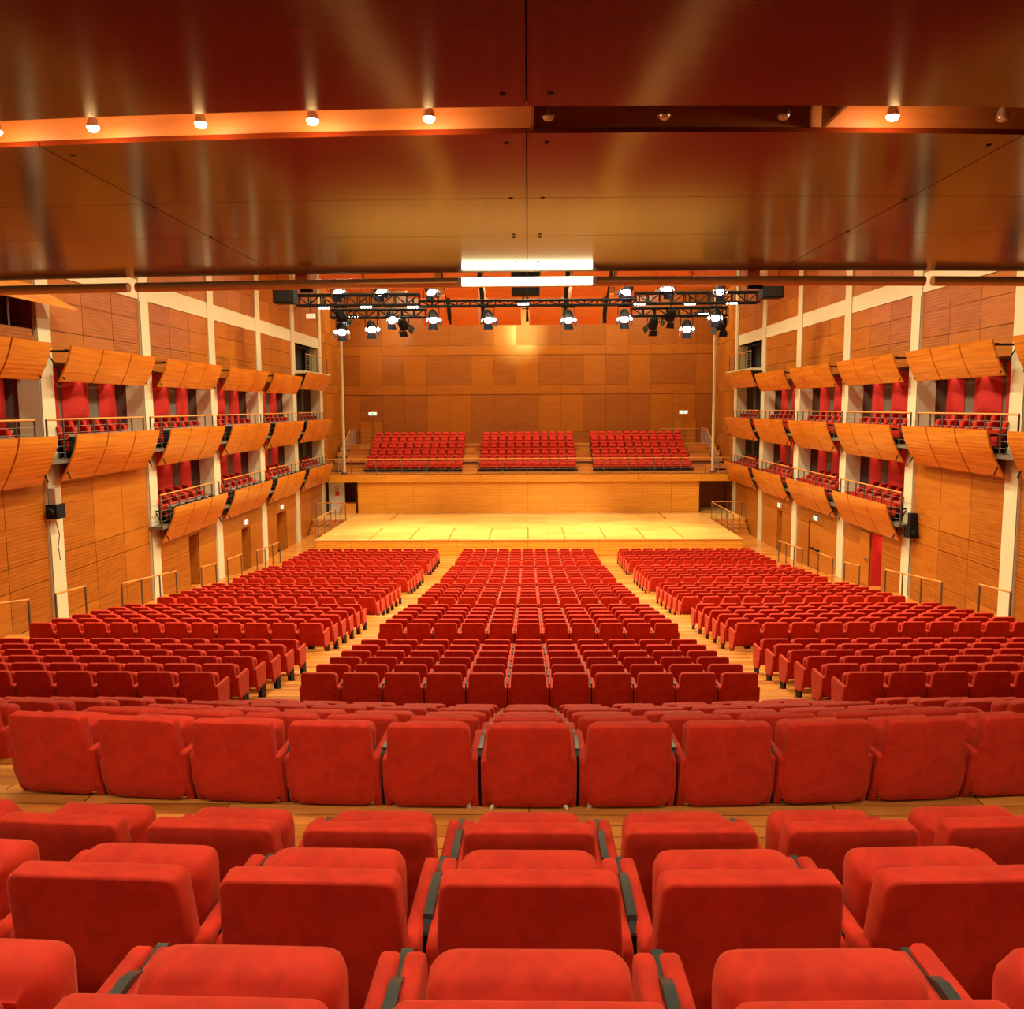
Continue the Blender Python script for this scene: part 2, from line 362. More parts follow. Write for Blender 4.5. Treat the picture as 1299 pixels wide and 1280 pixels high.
# ------------------------------------------------------------------ balcony fronts (three curved panels per bay)
def band_profile(h, kind):
    P = []
    n = 8
    for i in range(n+1):
        t = i/n
        if kind == 'top': off = .40*t-.045*math.sin(math.pi*t)
        else: off = .52*t**1.5
        P.append((off, -h*t))
    return P
def balcony_front(sx, y0, length, ztop_, h, kind, label, group, narrow=None):
    root = empty('parapet', (sx*12.3, y0, ztop_), label=label, cat='balcony front', group=group)
    prof = band_profile(h, kind); w = length/3; th = .05
    for c in range(3):
        b = MB(); rings = []
        a0, a1 = y0+c*w+.035, y0+(c+1)*w-.035
        for yy in (a0, a1):
            outer = [(sx*(12.3+o), yy, ztop_+z) for o, z in prof]; inner = [(sx*(12.3+o+th), yy, ztop_+z+(.0 if i else .0)) for i, (o, z) in enumerate(prof)]
            rings.append(outer+inner[::-1])
        b.loft(rings, WOODF); part(b, 'panel', root, 35)
    fr = MB()
    for t in (.04, .5, .96):
        yy = y0+length*t
        pts = [(sx*(12.3+o+th+.06), yy, ztop_+z) for o, z in prof]
        fr.path(pts, .02, BLACK, 5)
    fr.bar((sx*12.47, y0+.02, ztop_-.12), (sx*12.47, y0+length-.02, ztop_-.12), .05, .05, BLACK)
    for t in (.02, .98):
        yy = y0+length*t
        fr.bar((sx*12.45, yy, ztop_-.14), (sx*13.03, yy, ztop_-.14), .05, .06, BLACK)
        fr.bar((sx*12.6, yy, ztop_-h+.05), (sx*13.02, yy, ztop_-.2), .03, .03, BLACK)
    part(fr, 'bracket', root)
    return root
for sx in (-1, 1):
    sd = SIDEW[sx]
    for k in range(-1, 5):
        y0 = 23.45+S6*k; L_ = 5.38 if k < 4 else 5.9
        bw = {-1: 'at the frame edge', 0: 'second from the camera', 1: 'third from the camera', 2: 'third from the stage', 3: 'second from the stage', 4: 'nearest the stage'}[k]
        balcony_front(sx, y0, L_, 1.71 if k < 4 else 2.0, .95, 'top', 'curved wooden acoustic front high on the %s wall, top tier, %s' % (sd, bw), 'top tier of wooden fronts')
        balcony_front(sx, y0, L_, -.69, 1.27, 'mid', 'curved wooden balcony front, middle tier of the %s wall, %s' % (sd, bw), 'middle tier of wooden fronts')
        if k >= 1: balcony_front(sx, y0, L_, -3.43, 1.25, 'mid', 'curved wooden balcony front, lowest tier of the %s wall, %s' % (sd, bw), 'lowest tier of wooden fronts')

# ------------------------------------------------------------------ railings
def railing(pts, h, label, group, posts, wires=5, end_return=None, mrail=RAILW, mpost=RAILM, rr=.022, cat='railing', stepz=None):
    pts = [Vector(p) for p in pts]
    root = empty('railing', pts[0], label=label, cat=cat, group=group)
    b = MB(); b.path([p+Vector((0, 0, h)) for p in pts], rr+.006, mrail, 8); part(b, 'top_rail', root, 50)
    segs = list(zip(pts, pts[1:])); tot = sum((b-a).length for a, b in segs)
    def at(t):
        d = t*tot
        for a, b in segs:
            l = (b-a).length
            if d <= l+1e-6: return a+(b-a)*(d/l)
            d -= l
        return pts[-1]
    for i in range(posts):
        p = at(i/(posts-1)); zz = stepz(p) if stepz else p.z
        b = MB(); b.bar((p.x, p.y, zz), (p.x, p.y, p.z+h-.01), .035, .05, mpost); part(b, 'post', root)
    if wires:
        b = MB()
        for j in range(wires):
            z = h*(j+1)/(wires+1); b.path([p+Vector((0, 0, z)) for p in pts], .006, STEELL, 4)
        part(b, 'wires', root)
    return root
for sx in (-1, 1):
    sd = SIDEW[sx]
    for k in range(-1, 5):
        y0 = 22.6+S6*k+(-.1); bw = {-1: 'at the frame edge', 0: 'second bay from the camera', 1: 'third bay from the camera', 2: 'third bay from the stage', 3: 'second bay from the stage', 4: 'bay nearest the stage'}[k]
        y0 = 22.55+S6*k
        if k >= -1: railing([(sx*12.62, y0, -1.35), (sx*12.62, y0+5.75, -1.35)], 1.08, 'steel and wood railing above the middle tier, %s wall, %s' % (sd, bw), 'middle balcony railings', 8)
        if k >= 1: railing([(sx*12.62, y0+.45, -4.05), (sx*12.62, y0+6.15, -4.05)], 1.10, 'steel and wood railing above the lowest tier, %s wall, %s' % (sd, bw), 'lower balcony railings', 8)
    railing([(sx*12.56, 49.4, 2.1), (sx*12.56, 54.6, 2.1)], .95, 'railing of the small top opening near the stage on the %s wall' % sd, 'top opening railings', 5)
    # aisle handrails beside the stalls
    segs = [(19.0, 20.5), (21.7, 23.2), (25.3, 29.3), (31.6, 33.1), (34.4, 36.1), (38.2, 41.8)]
    nm = ['nearest the frame edge', 'second along from the frame edge', 'longest of the set, by the second column', 'by the first door', 'between the first and second doors', 'farthest, near the stage']
    for (a, b), w_ in zip(segs, nm):
        za, zb = floor_z(12.2*sx, a), floor_z(12.2*sx, b)
        railing([(sx*12.2, a, za), (sx*12.2, b, zb)], 1.03, 'low aisle handrail along the %s wall, %s' % (sd, w_), 'aisle handrails', max(2, int((b-a)/1.1)+1), 0, stepz=lambda p: floor_z(p.x, p.y))

# ------------------------------------------------------------------ doors, exit signs
for sx in (-1, 1):
    for n, a, b, zt, zb in DOORS[sx]:
        opened = (n == 3) or (sx == 1 and n == 1)
        dnum = n if sx < 0 else n+3
        d = MB()
        if sx == 1 and n == 1:
            d.box(XH+.02, XH+1.2, a-.02, a+.0, zb, zt, REDCURT); d.box(XH+1.2, XH+1.22, a, b, zb, zt, REDCURT); d.box(XH+.02, XH+1.2, b, b+.02, zb, zt, REDCURT); d.box(XH, XH+1.2, a, b, zb-.02, zb, FLOORM); d.box(XH+.02, XH+1.2, a, b, zt, zt+.02, REDCURT)
            door = d.build('door_%d' % dnum, kind='structure')
            lf = MB(); lf.box(XH-.06, XH-.02, b+.06, b+1.0, zb, zt, WOODB); lf.build('door_leaf', door)
            hb = MB(); hb.bar((XH-.1, b+.15, zb+1.0), (XH-.1, b+.45, zb+1.0), .04, .04, GREYM); hb.build('door_handle', door)
            light('vestibule_light', 'POINT', (XH+.7, (a+b)/2, zt-.4), 15, (1, .5, .35), .1)
        elif sx == 1 and n == 2:
            d.box(XH+.05, XH+.1, a, (a+b)/2-.01, zb, zt, WOODB); d.box(XH+.05, XH+.1, (a+b)/2+.01, b, zb, zt, WOODB)
            door = d.build('door_%d' % dnum, kind='structure')
            for yy in ((a+b)/2-.25, (a+b)/2+.45):
                hb = MB(); hb.bar((XH-.04, yy-.2, zb+1.05), (XH-.04, yy+.15, zb+1.05), .05, .06, BLACK); hb.box(XH-.04, XH+.06, yy-.2, yy-.16, zb+1.0, zb+1.1, BLACK); hb.build('door_handle', door)
        else:
            dep = .55
            d.box(sx*(XH+.04), sx*(XH+dep), a-.05, a, zb, zt, WOODB); d.box(sx*(XH+.04), sx*(XH+dep), b, b+.05, zb, zt, WOODB)
            d.box(sx*(XH+.04), sx*(XH+dep), a, b, zt, zt+.04, WOODB)
            d.box(sx*(XH+dep), sx*(XH+dep+.05), a, b, zb, zt, BLACK if sx > 0 else WOODX)
            door = d.build('door_%d' % dnum, kind='structure')
            hb = MB(); hx = sx*(XH+dep-.06); hb.bar((hx, a+.15, zb+1.05), (hx, b-.15, zb+1.05), .05, .06, GREYM); hb.box(hx-.03, hx+.05*sx, b-.2, b-.1, zb+.9, zb+1.2, GREYM)
            hb.build('door_handle', door)
        e = empty('exit_sign', (sx*(XH-.03), (a+b)/2-.1, zt+.28), label='small green and white exit sign on the %s wall above the %s door' % (SIDEW[sx], ('nearest', 'middle', 'farthest')[n-1]), cat='exit sign', group='exit signs over the side doors')
        q = MB(); q.box(-.05, .05, -.24, .24, -.10, .13, WHITE); q.build('housing', e)
        q = MB(); q.box(-.06*1, .06, -.20, .20, -.07, .10, SIGNW); q.build('face', e)
        q = MB()
        for xx in (-.066, .061): q.box(xx, xx+.005, -.02, .16, -.05, .08, GREEN); q.box(xx, xx+.005, -.15, -.05, 0, .03, GREEN)
        q.box(-.05, .2*sx, -.02, .02, .13, .16, GREYM); q.build('pictogram', e)

# ------------------------------------------------------------------ stage, choir
SZ, SY0, SY1 = -6.75, 43.7, 55.15
st = MB(); st.box(-10.95, 10.95, SY0, SY1-.01, SZ-.04, SZ, STAGEM)
fl = MB()
for sx in (-1, 1): fl.box(sx*10.97, sx*13.1, 51.95, 58, SZ-.1, SZ-.004, STAGEM)
fl.build('floor', kind='structure')
stage = empty('stage', (0, SY0, -7.67), label='wide raised concert stage of pale boards in front of the stalls', cat='stage')
part(st, 'stage_deck', stage)
st = MB(); nP = 12
for i in range(nP): st.box(-10.9+i*21.8/nP+.008, -10.9+(i+1)*21.8/nP-.008, SY0+.03, SY0+.07, -7.67, SZ-.041, WOODS)
st.box(-10.9, 10.9, SY0+.08, SY0+.12, -7.67, SZ-.05, GAP); part(st, 'front_panelling', stage)
for sx in (-1, 1):
    st = MB(); st.box(sx*10.85, sx*10.93, SY0+.12, 51.9, -7.67, SZ-.045, WOODS); part(st, 'side_panelling', stage)
    st = MB()
    for j in range(5): st.box(sx*10.95, sx*13.0, 50.4+j*.3, 51.9, -7.67+j*.184, -7.67+(j+1)*.184, FLOORM)
    part(st, 'side_steps', stage)
    railing([(sx*11.05, 45.0, SZ), (sx*11.05, 51.8, SZ)], 1.0, 'thin steel railing along the %s edge of the stage' % SIDEW[sx], 'stage side railings', 6, 4, stepz=None)
    railing([(sx*11.1, 52.1, SZ), (sx*12.9, 52.1, SZ)], 1.0, 'short cross railing behind the %s stage steps' % SIDEW[sx], 'stage side railings', 3, 4)
# dark inlaid tracks in the deck
st = MB()
for x in (-8.2, -6.1, -4.1, -2.0, 0.0, 1.9, 4.0, 6.0, 8.0): st.box(x-.035, x+.035, SY0+.2, 48.2, SZ, SZ+.004, FLOORM)
for x in (-8.3, 8.3): st.box(x-.07, x+.07, 51.6, 54.9, SZ, SZ+.004, FLOORM)
part(st, 'floor_tracks', stage)
# stage back wall and choir terrace
bw = MB(); nP = 12
for i in range(nP): bw.box(-11.0+i*22/nP+.006, -11.0+(i+1)*22/nP-.006, SY1, SY1+.06, SZ, -4.72, WOODS)
bw.box(-11, 11, SY1+.06, SY1+.12, SZ, -4.7, GAP)
bw.box(-10.99, -10.93, SY1, 58, SZ, -4.7, WOODY); bw.box(10.93, 10.99, SY1, 58, SZ, -4.7, WOODY)
bw.box(-13.3, 13.3, 58, 58.1, -8, -4.7, WOODX)
bw.build('wall_stage', kind='structure')
ch = MB(); nP = 13
ch.box(-13.2, 13.2, 54.98, 58.4, -4.68, -4.27, CREAM)
for i in range(nP): ch.box(-13.0+i*2+.006, -11.0+i*2-.006, 54.88, 54.96, -4.74, -4.25, WOODS)
ch.box(-13.1, 13.1, 54.88, 56.75, -4.27, -4.25, FLOORM)
CH = []
for k in range(5):
    y = 57.0+.85*k; z = -4.25+.41*k; CH.append((y, z))
    ch.box(-13.1, 13.1, y-.30, 62.6, z-.3, z, FLOORM)
for xa, xb in ((-12.35, -10.98), (-4.35, -3.28), (3.28, 4.35), (10.98, 12.35)):   # aisle steps, two per row
    for k in range(0, 4): ch.box(xa, xb, 57.0+.85*(k+1)-.72, 57.0+.85*(k+1)-.3, -4.25+.41*k, -4.25+.41*k+.205, FLOORM)
ch.build('floor', kind='structure')
bwall = MB()
zb = [-8, -1.8, .9, 1.57, 3.69, 4.35, 6.4, 8.0, 9.5]; pw = 1.603
bwall.box(-13.4, 13.4, 62.6, 62.7, -8, 9.6, GAP)
for i in range(-9, 9):
    for j in range(len(zb)-1):
        narrow = j in (2, 4)
        m = WOODX if ((i*7+j*3+(i*i)) % 5 in (0, 2, 3)) else WOODY
        if narrow: m = WOODY
        xa, xb = max(-13.3, -.81+i*pw), min(13.3, -.81+(i+1)*pw)
        if xb > xa: bwall.box(xa+.006, xb-.006, 62.5+(.03 if not narrow else 0), 62.6, zb[j]+.008, zb[j+1]-.008, m)
bwall.build('wall_back', kind='structure')
for sx in (-1, 1):
    dn = MB(); dn.box(sx*12.05, sx*10.55, 62.42, 62.5, -2.62, -1.0, WOODB); dd = dn.build('door_%d' % (7 if sx < 0 else 8), kind='structure')
    q = MB(); q.box(sx*10.9-.02, sx*10.9+.02, 62.36, 62.42, -2.0, -1.75, GREYM); q.build('door_handle', dd)
    e = empty('exit_sign', (sx*10.95, 61.3, -2.61), label='exit sign on a thin pole at the %s end of the choir back row' % SIDEW[sx], cat='exit sign', group='exit signs on poles')
    q = MB(); q.tube((0, 0, 0), (0, 0, 2.15), .025, GREYM); q.build('pole', e)
    q = MB(); q.box(-.3, .3, -.06, .06, 2.05, 2.3, WHITE); q.build('housing', e)
    q = MB(); q.box(-.26, .26, -.07, -.06, 2.09, 2.26, SIGNW); q.box(-.1, .08, -.075, -.07, 2.12, 2.23, GREEN); q.build('face', e)
    q = MB(); q.tube((0, 0, 2.3), (0, 0, 2.42), .05, NOTER, 8, .03); q.build('beacon', e, 40)
    # corner pole and the stair rail climbing past it
    q = MB(); q.tube((sx*11.85, 55.6, -4.25), (sx*11.85, 55.6, 9.4), .09, CREAM, 16); q.tube((sx*11.85, 55.6, -4.25), (sx*11.85, 55.6, -4.15), .2, GREYM, 16)
    q.build('pole', smooth=40, label='slim cream pole rising from the %s corner of the choir floor' % SIDEW[sx], cat='pole', group='corner poles')
    railing([(sx*12.35, 56.2, -4.25), (sx*12.35, 60.1, -2.6), (sx*12.35, 61.9, -2.6)], 1.05, 'sloping stair railing on the %s side of the choir seats' % SIDEW[sx], 'choir stair railings', 14, 5, mpost=STEELL)
    railing([(sx*12.1, 61.9, -2.61), (sx*9.4, 61.9, -2.61)], 1.0, 'short level railing behind the top %s corner of the choir seats' % SIDEW[sx], 'choir back railings', 4, 2)
railing([(-12.9, 55.05, -4.25), (12.9, 55.05, -4.25)], .98, 'long railing with thin wires along the choir floor above the stage', None, 17, 5)
# backstage openings: left one with notices
q = MB(); q.box(-13.05, -12.0, 56.2, 56.28, SZ, -4.75, WHITE); wl = q.build('notice_board', label='white door panel with notices, left corner of the stage under the choir floor', cat='door panel')
q = MB(); q.box(-12.62, -12.36, 56.18, 56.2, -5.72, -5.42, NOTER); q.build('notice', wl)
q = MB(); pr = [(-12.49+.13*math.cos(t*math.pi/8), 56.19, -5.18+.13*math.sin(t*math.pi/8)) for t in range(17)]; q.path(pr, .016, NOTEG, 5); q.bar((-12.58, 56.19, -5.27), (-12.4, 56.19, -5.09), .01, .03, NOTEG); q.build('symbol', wl)
q = MB(); q.box(-12.0, -11.1, 55.3, 55.9, SZ, SZ+.62, WOODS); q.box(-12.03, -11.07, 55.27, 55.93, SZ+.6, SZ+.64, WOODY); q.build('wooden_crate', label='low pale wooden box in the left rear corner of the stage', cat='box')

# ------------------------------------------------------------------ ceilings
cb = MB(); cb.box(-14.5, 14.5, 10.2, 63, 9.5, 9.6, CREAM); cb.build('ceiling', kind='structure')
cb = MB()
CZ = 1.56
def arc(y, Rr=30): return lambda x: y+x*x/(2*Rr) if Rr else y
ys = [(-5, 0), (1.2, 60), (4.73, 32)], [(5.17, 32), (6.72, 60), (8.17, 0), (10.30, 60)]
xr = [-13.1, -8.8, -2.9, 0, 2.9, 8.8, 13.1]
def yv(y, Rr, x): return y+(min(abs(x), 7)**2/(2*Rr) if Rr else 0)
for chain in ys:
    for (ya, Ra), (yb, Rb) in zip(chain, chain[1:]):
        for xa, xb in zip(xr, xr[1:]):
            n = max(2, int((xb-xa)/.6)); g = .005 if abs(xa) > .1 and abs(xb) > .1 else .004
            pts = [xa+g*(1)+(xb-xa-2*g)*i/n for i in range(n+1)]
            vs = []; fs = []
            for i, x in enumerate(pts):
                a, b = yv(ya, Ra, x)+.004, yv(yb, Rb, x)-.004
                vs += [(x, a, CZ), (x, b, CZ), (x, b, CZ+.03), (x, a, CZ+.03)]
            for i in range(n):
                for j in range(4): fs.append((4*i+j, 4*i+(j+1) % 4, 4*i+4+(j+1) % 4, 4*i+4+j))
            fs += [(0, 1, 2, 3), (4*n, 4*n+1, 4*n+2, 4*n+3)]
            cb.add(vs, fs, WOODC)
cb.box(-13.1, 13.1, -5, 4.55, CZ+.04, CZ+.08, GAP)
cb.box(-13.1, 13.1, 6.2, 10.2, CZ+.04, CZ+.08, GAP)
# recess above the lamp slot
n = 40
for i in range(n):
    xa, xb = -13.1+26.2*i/n, -13.1+26.2*(i+1)/n
    for yy, Rr in ((4.69, 32), (5.19, 32)):
        a, b = yv(yy, Rr, xa), yv(yy, Rr, xb)
        cb.add([(xa, a, CZ+.01), (xb, b, CZ+.01), (xb, b, CZ+.42), (xa, a, CZ+.42)], [(0, 1, 2, 3)], WOODD)
    a, b = yv(5.19, 32, xa), yv(5.19, 32, xb); a0, b0 = yv(4.69, 32, xa), yv(4.69, 32, xb)
    cb.add([(xa, a0, CZ+.42), (xb, b0, CZ+.42), (xb, b, CZ+.42), (xa, a, CZ+.42)], [(0, 1, 2, 3)], WOODD)
for x in (.03, 1.70): cb.box(x-.01, x+.01, 4.72, 5.2, CZ+.02, CZ+.42, WOODD)  # plates added to keep the slot lamps' light off the dark stretch
for x, y in [(sx*.12, yy) for sx in (-1, 1) for yy in (4.54, 5.35, 6.72, 8.1, 8.24, 9.6)]+[(sx*2.9, yy) for sx in (-1, 1) for yy in (6.9, 8.1)]+[(sx*2.8, 5.5) for sx in (-1, 1)]:
    cb.tube((x, y, CZ-.004), (x, y, CZ+.002), .016, BLACK, 10)
cb.box(-13.1, 13.1, 10.9, 11.0, CZ+.3, 9.5, WOODC); cb.box(-13.1, 13.1, 10.3, 11.0, CZ+.3, CZ+.35, BLACK)
cb.build('ceiling', kind='structure')
wbk = MB(); wbk.box(-13.2, 13.2, -5.1, -5, -2, 1.6, WOODB); wbk.build('wall_rear', kind='structure')

# bronze tube with brackets along the soffit edge
PZ = 1.472
def py_(x): return 10.50+min(abs(x), 9)**2/120
root = None
for i, (xa, xb) in enumerate(((-11, -4.86), (-4.76, 4.76), (4.86, 11))):
    nm = ('left end', 'middle stretch', 'right end')[i]
    root = empty('ceiling_rail', ((xa+xb)/2, py_((xa+xb)/2), PZ), label='polished bronze tube under the ceiling edge, %s' % nm, cat='tube', group='bronze tube lengths')
    pts = [(xa+(xb-xa)*k/10, py_(xa+(xb-xa)*k/10), PZ) for k in range(11)]
    b = MB(); b.path(pts, .058, COPPER, 16); part(b, 'tube', root, 50)
    for x in ([-2.7, 2.68] if i == 1 else [xa+1.5]):
        b = MB(); b.box(x-.07, x+.07, py_(x)-.05, py_(x)+.12, PZ-.03, CZ+.3, WOODR); b.box(x-.05 if x > 0 else x-.02, x+.12, py_(x)-.02, py_(x)+.06, PZ-.09, PZ-.05, BLACK)
        part(b, 'bracket', root)
# fluorescent fitting
fx = empty('fluorescent_light', (0, 10.4, PZ), label='bright twin-ended fluorescent tube fitting hanging at the centre of the ceiling edge', cat='light')
b = MB(); b.box(-.82, .82, 10.43, 10.47, PZ-.035, PZ+.05, WHITE); part(b, 'housing', fx)
b = MB(); b.tube((-.765, 10.39, PZ-.01), (.765, 10.39, PZ-.01), .045, TUBEE, 14); part(b, 'tube', fx, 50)
b = MB()
for s_ in (-1, 1): b.tube((s_*.765, 10.39, PZ-.01), (s_*.80, 10.39, PZ-.01), .046, WHITE, 12)
part(b, 'end_cap', fx, 50)

# slot lamps
lit = {0: 1, 1: 1, 2: 1, 3: 1, 4: 1, 8: 1}
xsl = [-3.05, -2.46, -1.83, -1.19, -.54, .12, .76, 1.42, 2.03, 2.66]
litx = {-3.05, -2.46, -1.83, -1.19, -.54, 2.03}
for i, x in enumerate(xsl):
    on = x in litx; yl = 4.98+x*x/64
    e = empty('spotlight', (x, yl, CZ+.03), label=('small glowing spotlight in the ceiling slot, %s from the left' if on else 'small unlit spotlight in the ceiling slot, %s from the left') % ORD[i], cat='spotlight', group='ceiling slot spotlights')
    b = MB(); b.tube((0, 0, .06), (0, -.03, .39), .008, STEELL, 6); b.box(-.02, .02, -.05, .0, .37, .39, STEELL); b.build('stem', e)
    b = MB(); b.loft([[(rr*math.cos(t*math.pi/8), .0+rr*math.sin(t*math.pi/8), z) for t in range(16)] for rr, z in ((.036, .0), (.034, .015), (.024, .045), (.012, .06))], REFLC); b.build('reflector', e, 40)
    b = MB(); b.loft([[(rr*math.cos(t*math.pi/6), rr*math.sin(t*math.pi/6), z) for t in range(12)] for rr, z in ((.008, -.024), (.024, -.018), (.033, -.004), (.032, .004))], LAMPE if on else REFLC); b.build('lens', e, 40)
    if on:
        light('slot_lamp', 'POINT', (x, yl-.01, CZ-.02), SLOT_P, (1, .60, .22), .03)
        light('slot_beam', 'SPOT', (x, yl-.01, CZ-.03), 74, (1, .82, .55), .04, (x*1.25, 5.3, -2.4), 66, .8)
# unseen fill lamps added under the same ceiling to light the near seats
for i, x in enumerate((-4.5, -2.7, -.9, .9, 2.7, 4.5)):
    e = empty('fill_lamp', (x, 2.5, CZ-.02), label='unseen added downlight above the near rows, %s from the left' % ORD[i], cat='fill_lamp', group='added fill lamps')
    b = MB(); b.tube((0, 0, -.01), (0, 0, .02), .13, WHITE, 20); b.build('housing', e)
    b = MB(); b.tube((0, 0, -.015), (0, 0, -.01), .10, LAMPE, 20); b.build('lens', e)
    light('fill_lamp_light', 'AREA', (x, 2.5, CZ-.06), NEAR_P, WARM, .24, (x, 2.5, -2))

for i, x in enumerate((-3, 0, 3)):  # unseen rear lamps, added to lift the backs of the near seats
    e = empty('fill_lamp', (x, -1.2, CZ-.02), label='unseen added downlight behind the viewpoint, %s from the left' % ORD[i], cat='fill_lamp', group='added rear fill lamps')
    b = MB(); b.tube((0, 0, -.01), (0, 0, .02), .13, WHITE, 20); b.build('housing', e)
    b = MB(); b.tube((0, 0, -.015), (0, 0, -.01), .10, LAMPE, 20); b.build('lens', e)
    light('fill_lamp_light', 'AREA', (x, -1.2, CZ-.06), 15, WARM, .24, (x, -1.2, -2))

# ------------------------------------------------------------------ hall ceiling lamps
for i, (x, y) in enumerate([(sx*6.2, y) for y in (20, 28, 36, 44) for sx in (-1, 1)]+[(0, 24), (0, 32), (0, 40)]):
    e = empty('ceiling_lamp', (x, y, 9.38), label='round ceiling lamp of the hall, %s counted from the camera' % ORD[i], cat='ceiling lamp', group='hall ceiling lamps')
    b = MB(); b.tube((0, 0, 0), (0, 0, .12), .62, WHITE, 24); b.build('housing', e)
    light('hall_lamp', 'AREA', (x, y, 9.35), HALL_P, WARM, 1.1, (x, y, 0)).data.spread = R(142)
for x in (-7, -2.4, 2.4, 7): light('stage_wash', 'SPOT', (x*1.1, 41.5, 7.5), STAGE_P*2.0, (1, .84, .44), .3, (x, 47.4, SZ), 30, 1.0)
for x in (-9, -3, 3, 9):
    light('choir_lamp', 'AREA', (x, 57.6, 9.3), CHOIR_P, WARM, .8, (x, 58.5, -3.5))
light('back_wall_spot', 'SPOT', (-.1, 51.2, 6.2), 5200, (1, .74, .16), .08, (-.75, 62.5, 5.2), 26, 1.0)
light('back_wall_spot', 'SPOT', (-9.4, 53, 7.5), 1100, WARM, .1, (-10.2, 62.5, 4.6), 26, .8)
for sx in (-1, 1):
    for k in range(0, 5): light('wall_wash', 'SPOT', (sx*4.5, ycol(k)-2.5, 9.3), WASH_P, (1, .76, .42), .25, (sx*12.6, ycol(k)-2.9, -1.6), 40, 1.0)

# ------------------------------------------------------------------ acoustic reflectors over the stage
def reflector(x0, x1, ylow, zlow, yhi, zhi, label):
    root = empty('acoustic_reflector', ((x0+x1)/2, (ylow+yhi)/2, zhi+.3), label=label, cat='acoustic panel', group='orange reflectors over the stage')
    rings = []; n = 10
    for x in (x0, x1):
        lo = []; up = []
        for i in range(n+1):
            t = i/n; y = ylow+(yhi-ylow)*t; z = zlow+(zhi-zlow)*t; bow = .28*math.sin(math.pi*t)
            nx, nz = (zhi-zlow), -(yhi-ylow); l = math.hypot(nx, nz); d = Vector((0, -abs(nx)/l, -abs(nz)/l))*bow
            lo.append((x, y+d.y, z+d.z)); up.append((x, y+d.y+.05, z+d.z+.06))
        rings.append(lo+up[::-1])
    b = MB(); b.loft(rings, WOODR); part(b, 'panel', root, 40)
    b = MB(); xm = (x0+x1)/2
    for xx in (x0+.35, x1-.35): b.tube((xx, (ylow+yhi)/2, (zlow+zhi)/2-.05), (xx, (ylow+yhi)/2, 9.5), .02, BLACK, 6)
    part(b, 'hanger', root)
lowx = [(-5.9, -4.45), (-4.2, -2.75), (-2.15, -.35), (.12, 1.85), (2.4, 4.1), (4.5, 5.95)]
for i, (a, b) in enumerate(lowx): reflector(a, b, 50.4, 4.66, 48.2, 6.05, 'curved orange wooden reflector over the stage, front lower row, %s from left' % ORD[i])
upx = [(-6.3, -4.75), (-4.3, -2.55), (-2.2, -.85), (.7, 1.95), (2.35, 4.2), (4.6, 6.7)]
for i, (a, b) in enumerate(upx): reflector(a, b, 47.0, 5.80, 44.5, 7.5, 'curved orange wooden reflector over the stage, upper row, %s from left' % ORD[i])
for i, (a, b) in enumerate(((-12, -9.6), (-9.4, -7.0), (7.0, 9.4), (9.6, 12))): reflector(a, b, 52.5, 6.9, 50, 8.6, 'curved orange wooden reflector far above the stage side, %s from left' % ORD[i])
q = MB(); q.box(-.8, .65, 46.2, 47.2, 5.85, 7.6, BLACK); q.tube((-.1, 46.7, 7.6), (-.1, 46.7, 9.5), .03, BLACK)
q.build('loudspeaker', label='dark hanging loudspeaker box at the centre between the orange reflectors', cat='speaker')
# struts in the gaps
for i, x in enumerate((-4.33, -2.45, 2.1, 4.3)):
    q = MB(); pts = [(x-.12 if x < 0 else x+.12, 50.3, 4.75), (x, 49.0, 5.1), (x, 47.6, 6.2), (x, 46.0, 6.6), (x, 44.8, 7.4), (x, 44.8, 9.5)]
    for a, b_ in zip(pts, pts[1:]): q.bar(a, b_, .22, .08, BLACK)
    q.build('strut', label='black ribbed strut between orange reflectors, %s from left' % ORD[i], cat='strut', group='struts between reflectors')
q = MB(); q.tube((0, 49.2, 5.4), (0, 49.2, 9.4), .06, BLACK)
for z in (5.45, 5.65, 5.85): q.tube((-.3, 49.2, z), (.3, 49.2, z), .03, BLACK)
q.tube((0, 49.2, 4.75), (0, 49.2, 5.4), .09, BLACK, 10, .05)
q.build('hanging_pole', label='black hanging pole with crossbars above the stage centre', cat='pole')

# ------------------------------------------------------------------ lighting trusses
def truss(x0, x1, y, z, h, label):
    root = empty('lighting_truss', ((x0+x1)/2, y, z), label=label, cat='truss', group='black lighting trusses')
    b = MB()
    for dy, dz in ((-h/2, h/2), (h/2, h/2), (-h/2, -h/2), (h/2, -h/2)): b.tube((x0, y+dy, z+dz), (x1, y+dy, z+dz), .05, BLACK, 6)
    part(b, 'chord', root)
    b = MB(); n = max(2, int((x1-x0)/.55)); d = (x1-x0)/n
    for i in range(n+1):
        x = x0+i*d
        for dy in (-h/2, h/2): b.tube((x, y+dy, z-h/2), (x, y+dy, z+h/2), .03, BLACK, 5)
        for dz in (-h/2, h/2): b.tube((x, y-h/2, z+dz), (x, y+h/2, z+dz), .03, BLACK, 5)
        if i < n:
            s_ = 1 if i % 2 else -1
            b.tube((x, y-h/2, z-s_*h/2), (x+d, y-h/2, z+s_*h/2), .03, BLACK, 5); b.tube((x, y-h/2, z+s_*h/2), (x+d, y+h/2, z+s_*h/2), .03, BLACK, 5)
    part(b, 'lattice', root)
    b = MB()
    for x in (x0+1, (x0+x1)/2, x1-1): b.tube((x, y, z+h/2), (x, y, 9.5), .012, GREYM, 5)
    part(b, 'cable', root)
truss(-10.45, -4.9, 40, 4.86, .46, 'black lighting truss, left end of the front span'); truss(4.9, 10.42, 40, 4.84, .46, 'black lighting truss, right end of the front span')
truss(-4.9, 4.9, 40, 4.68, .24, 'thin black lighting bar crossing the centre in front of the reflectors')
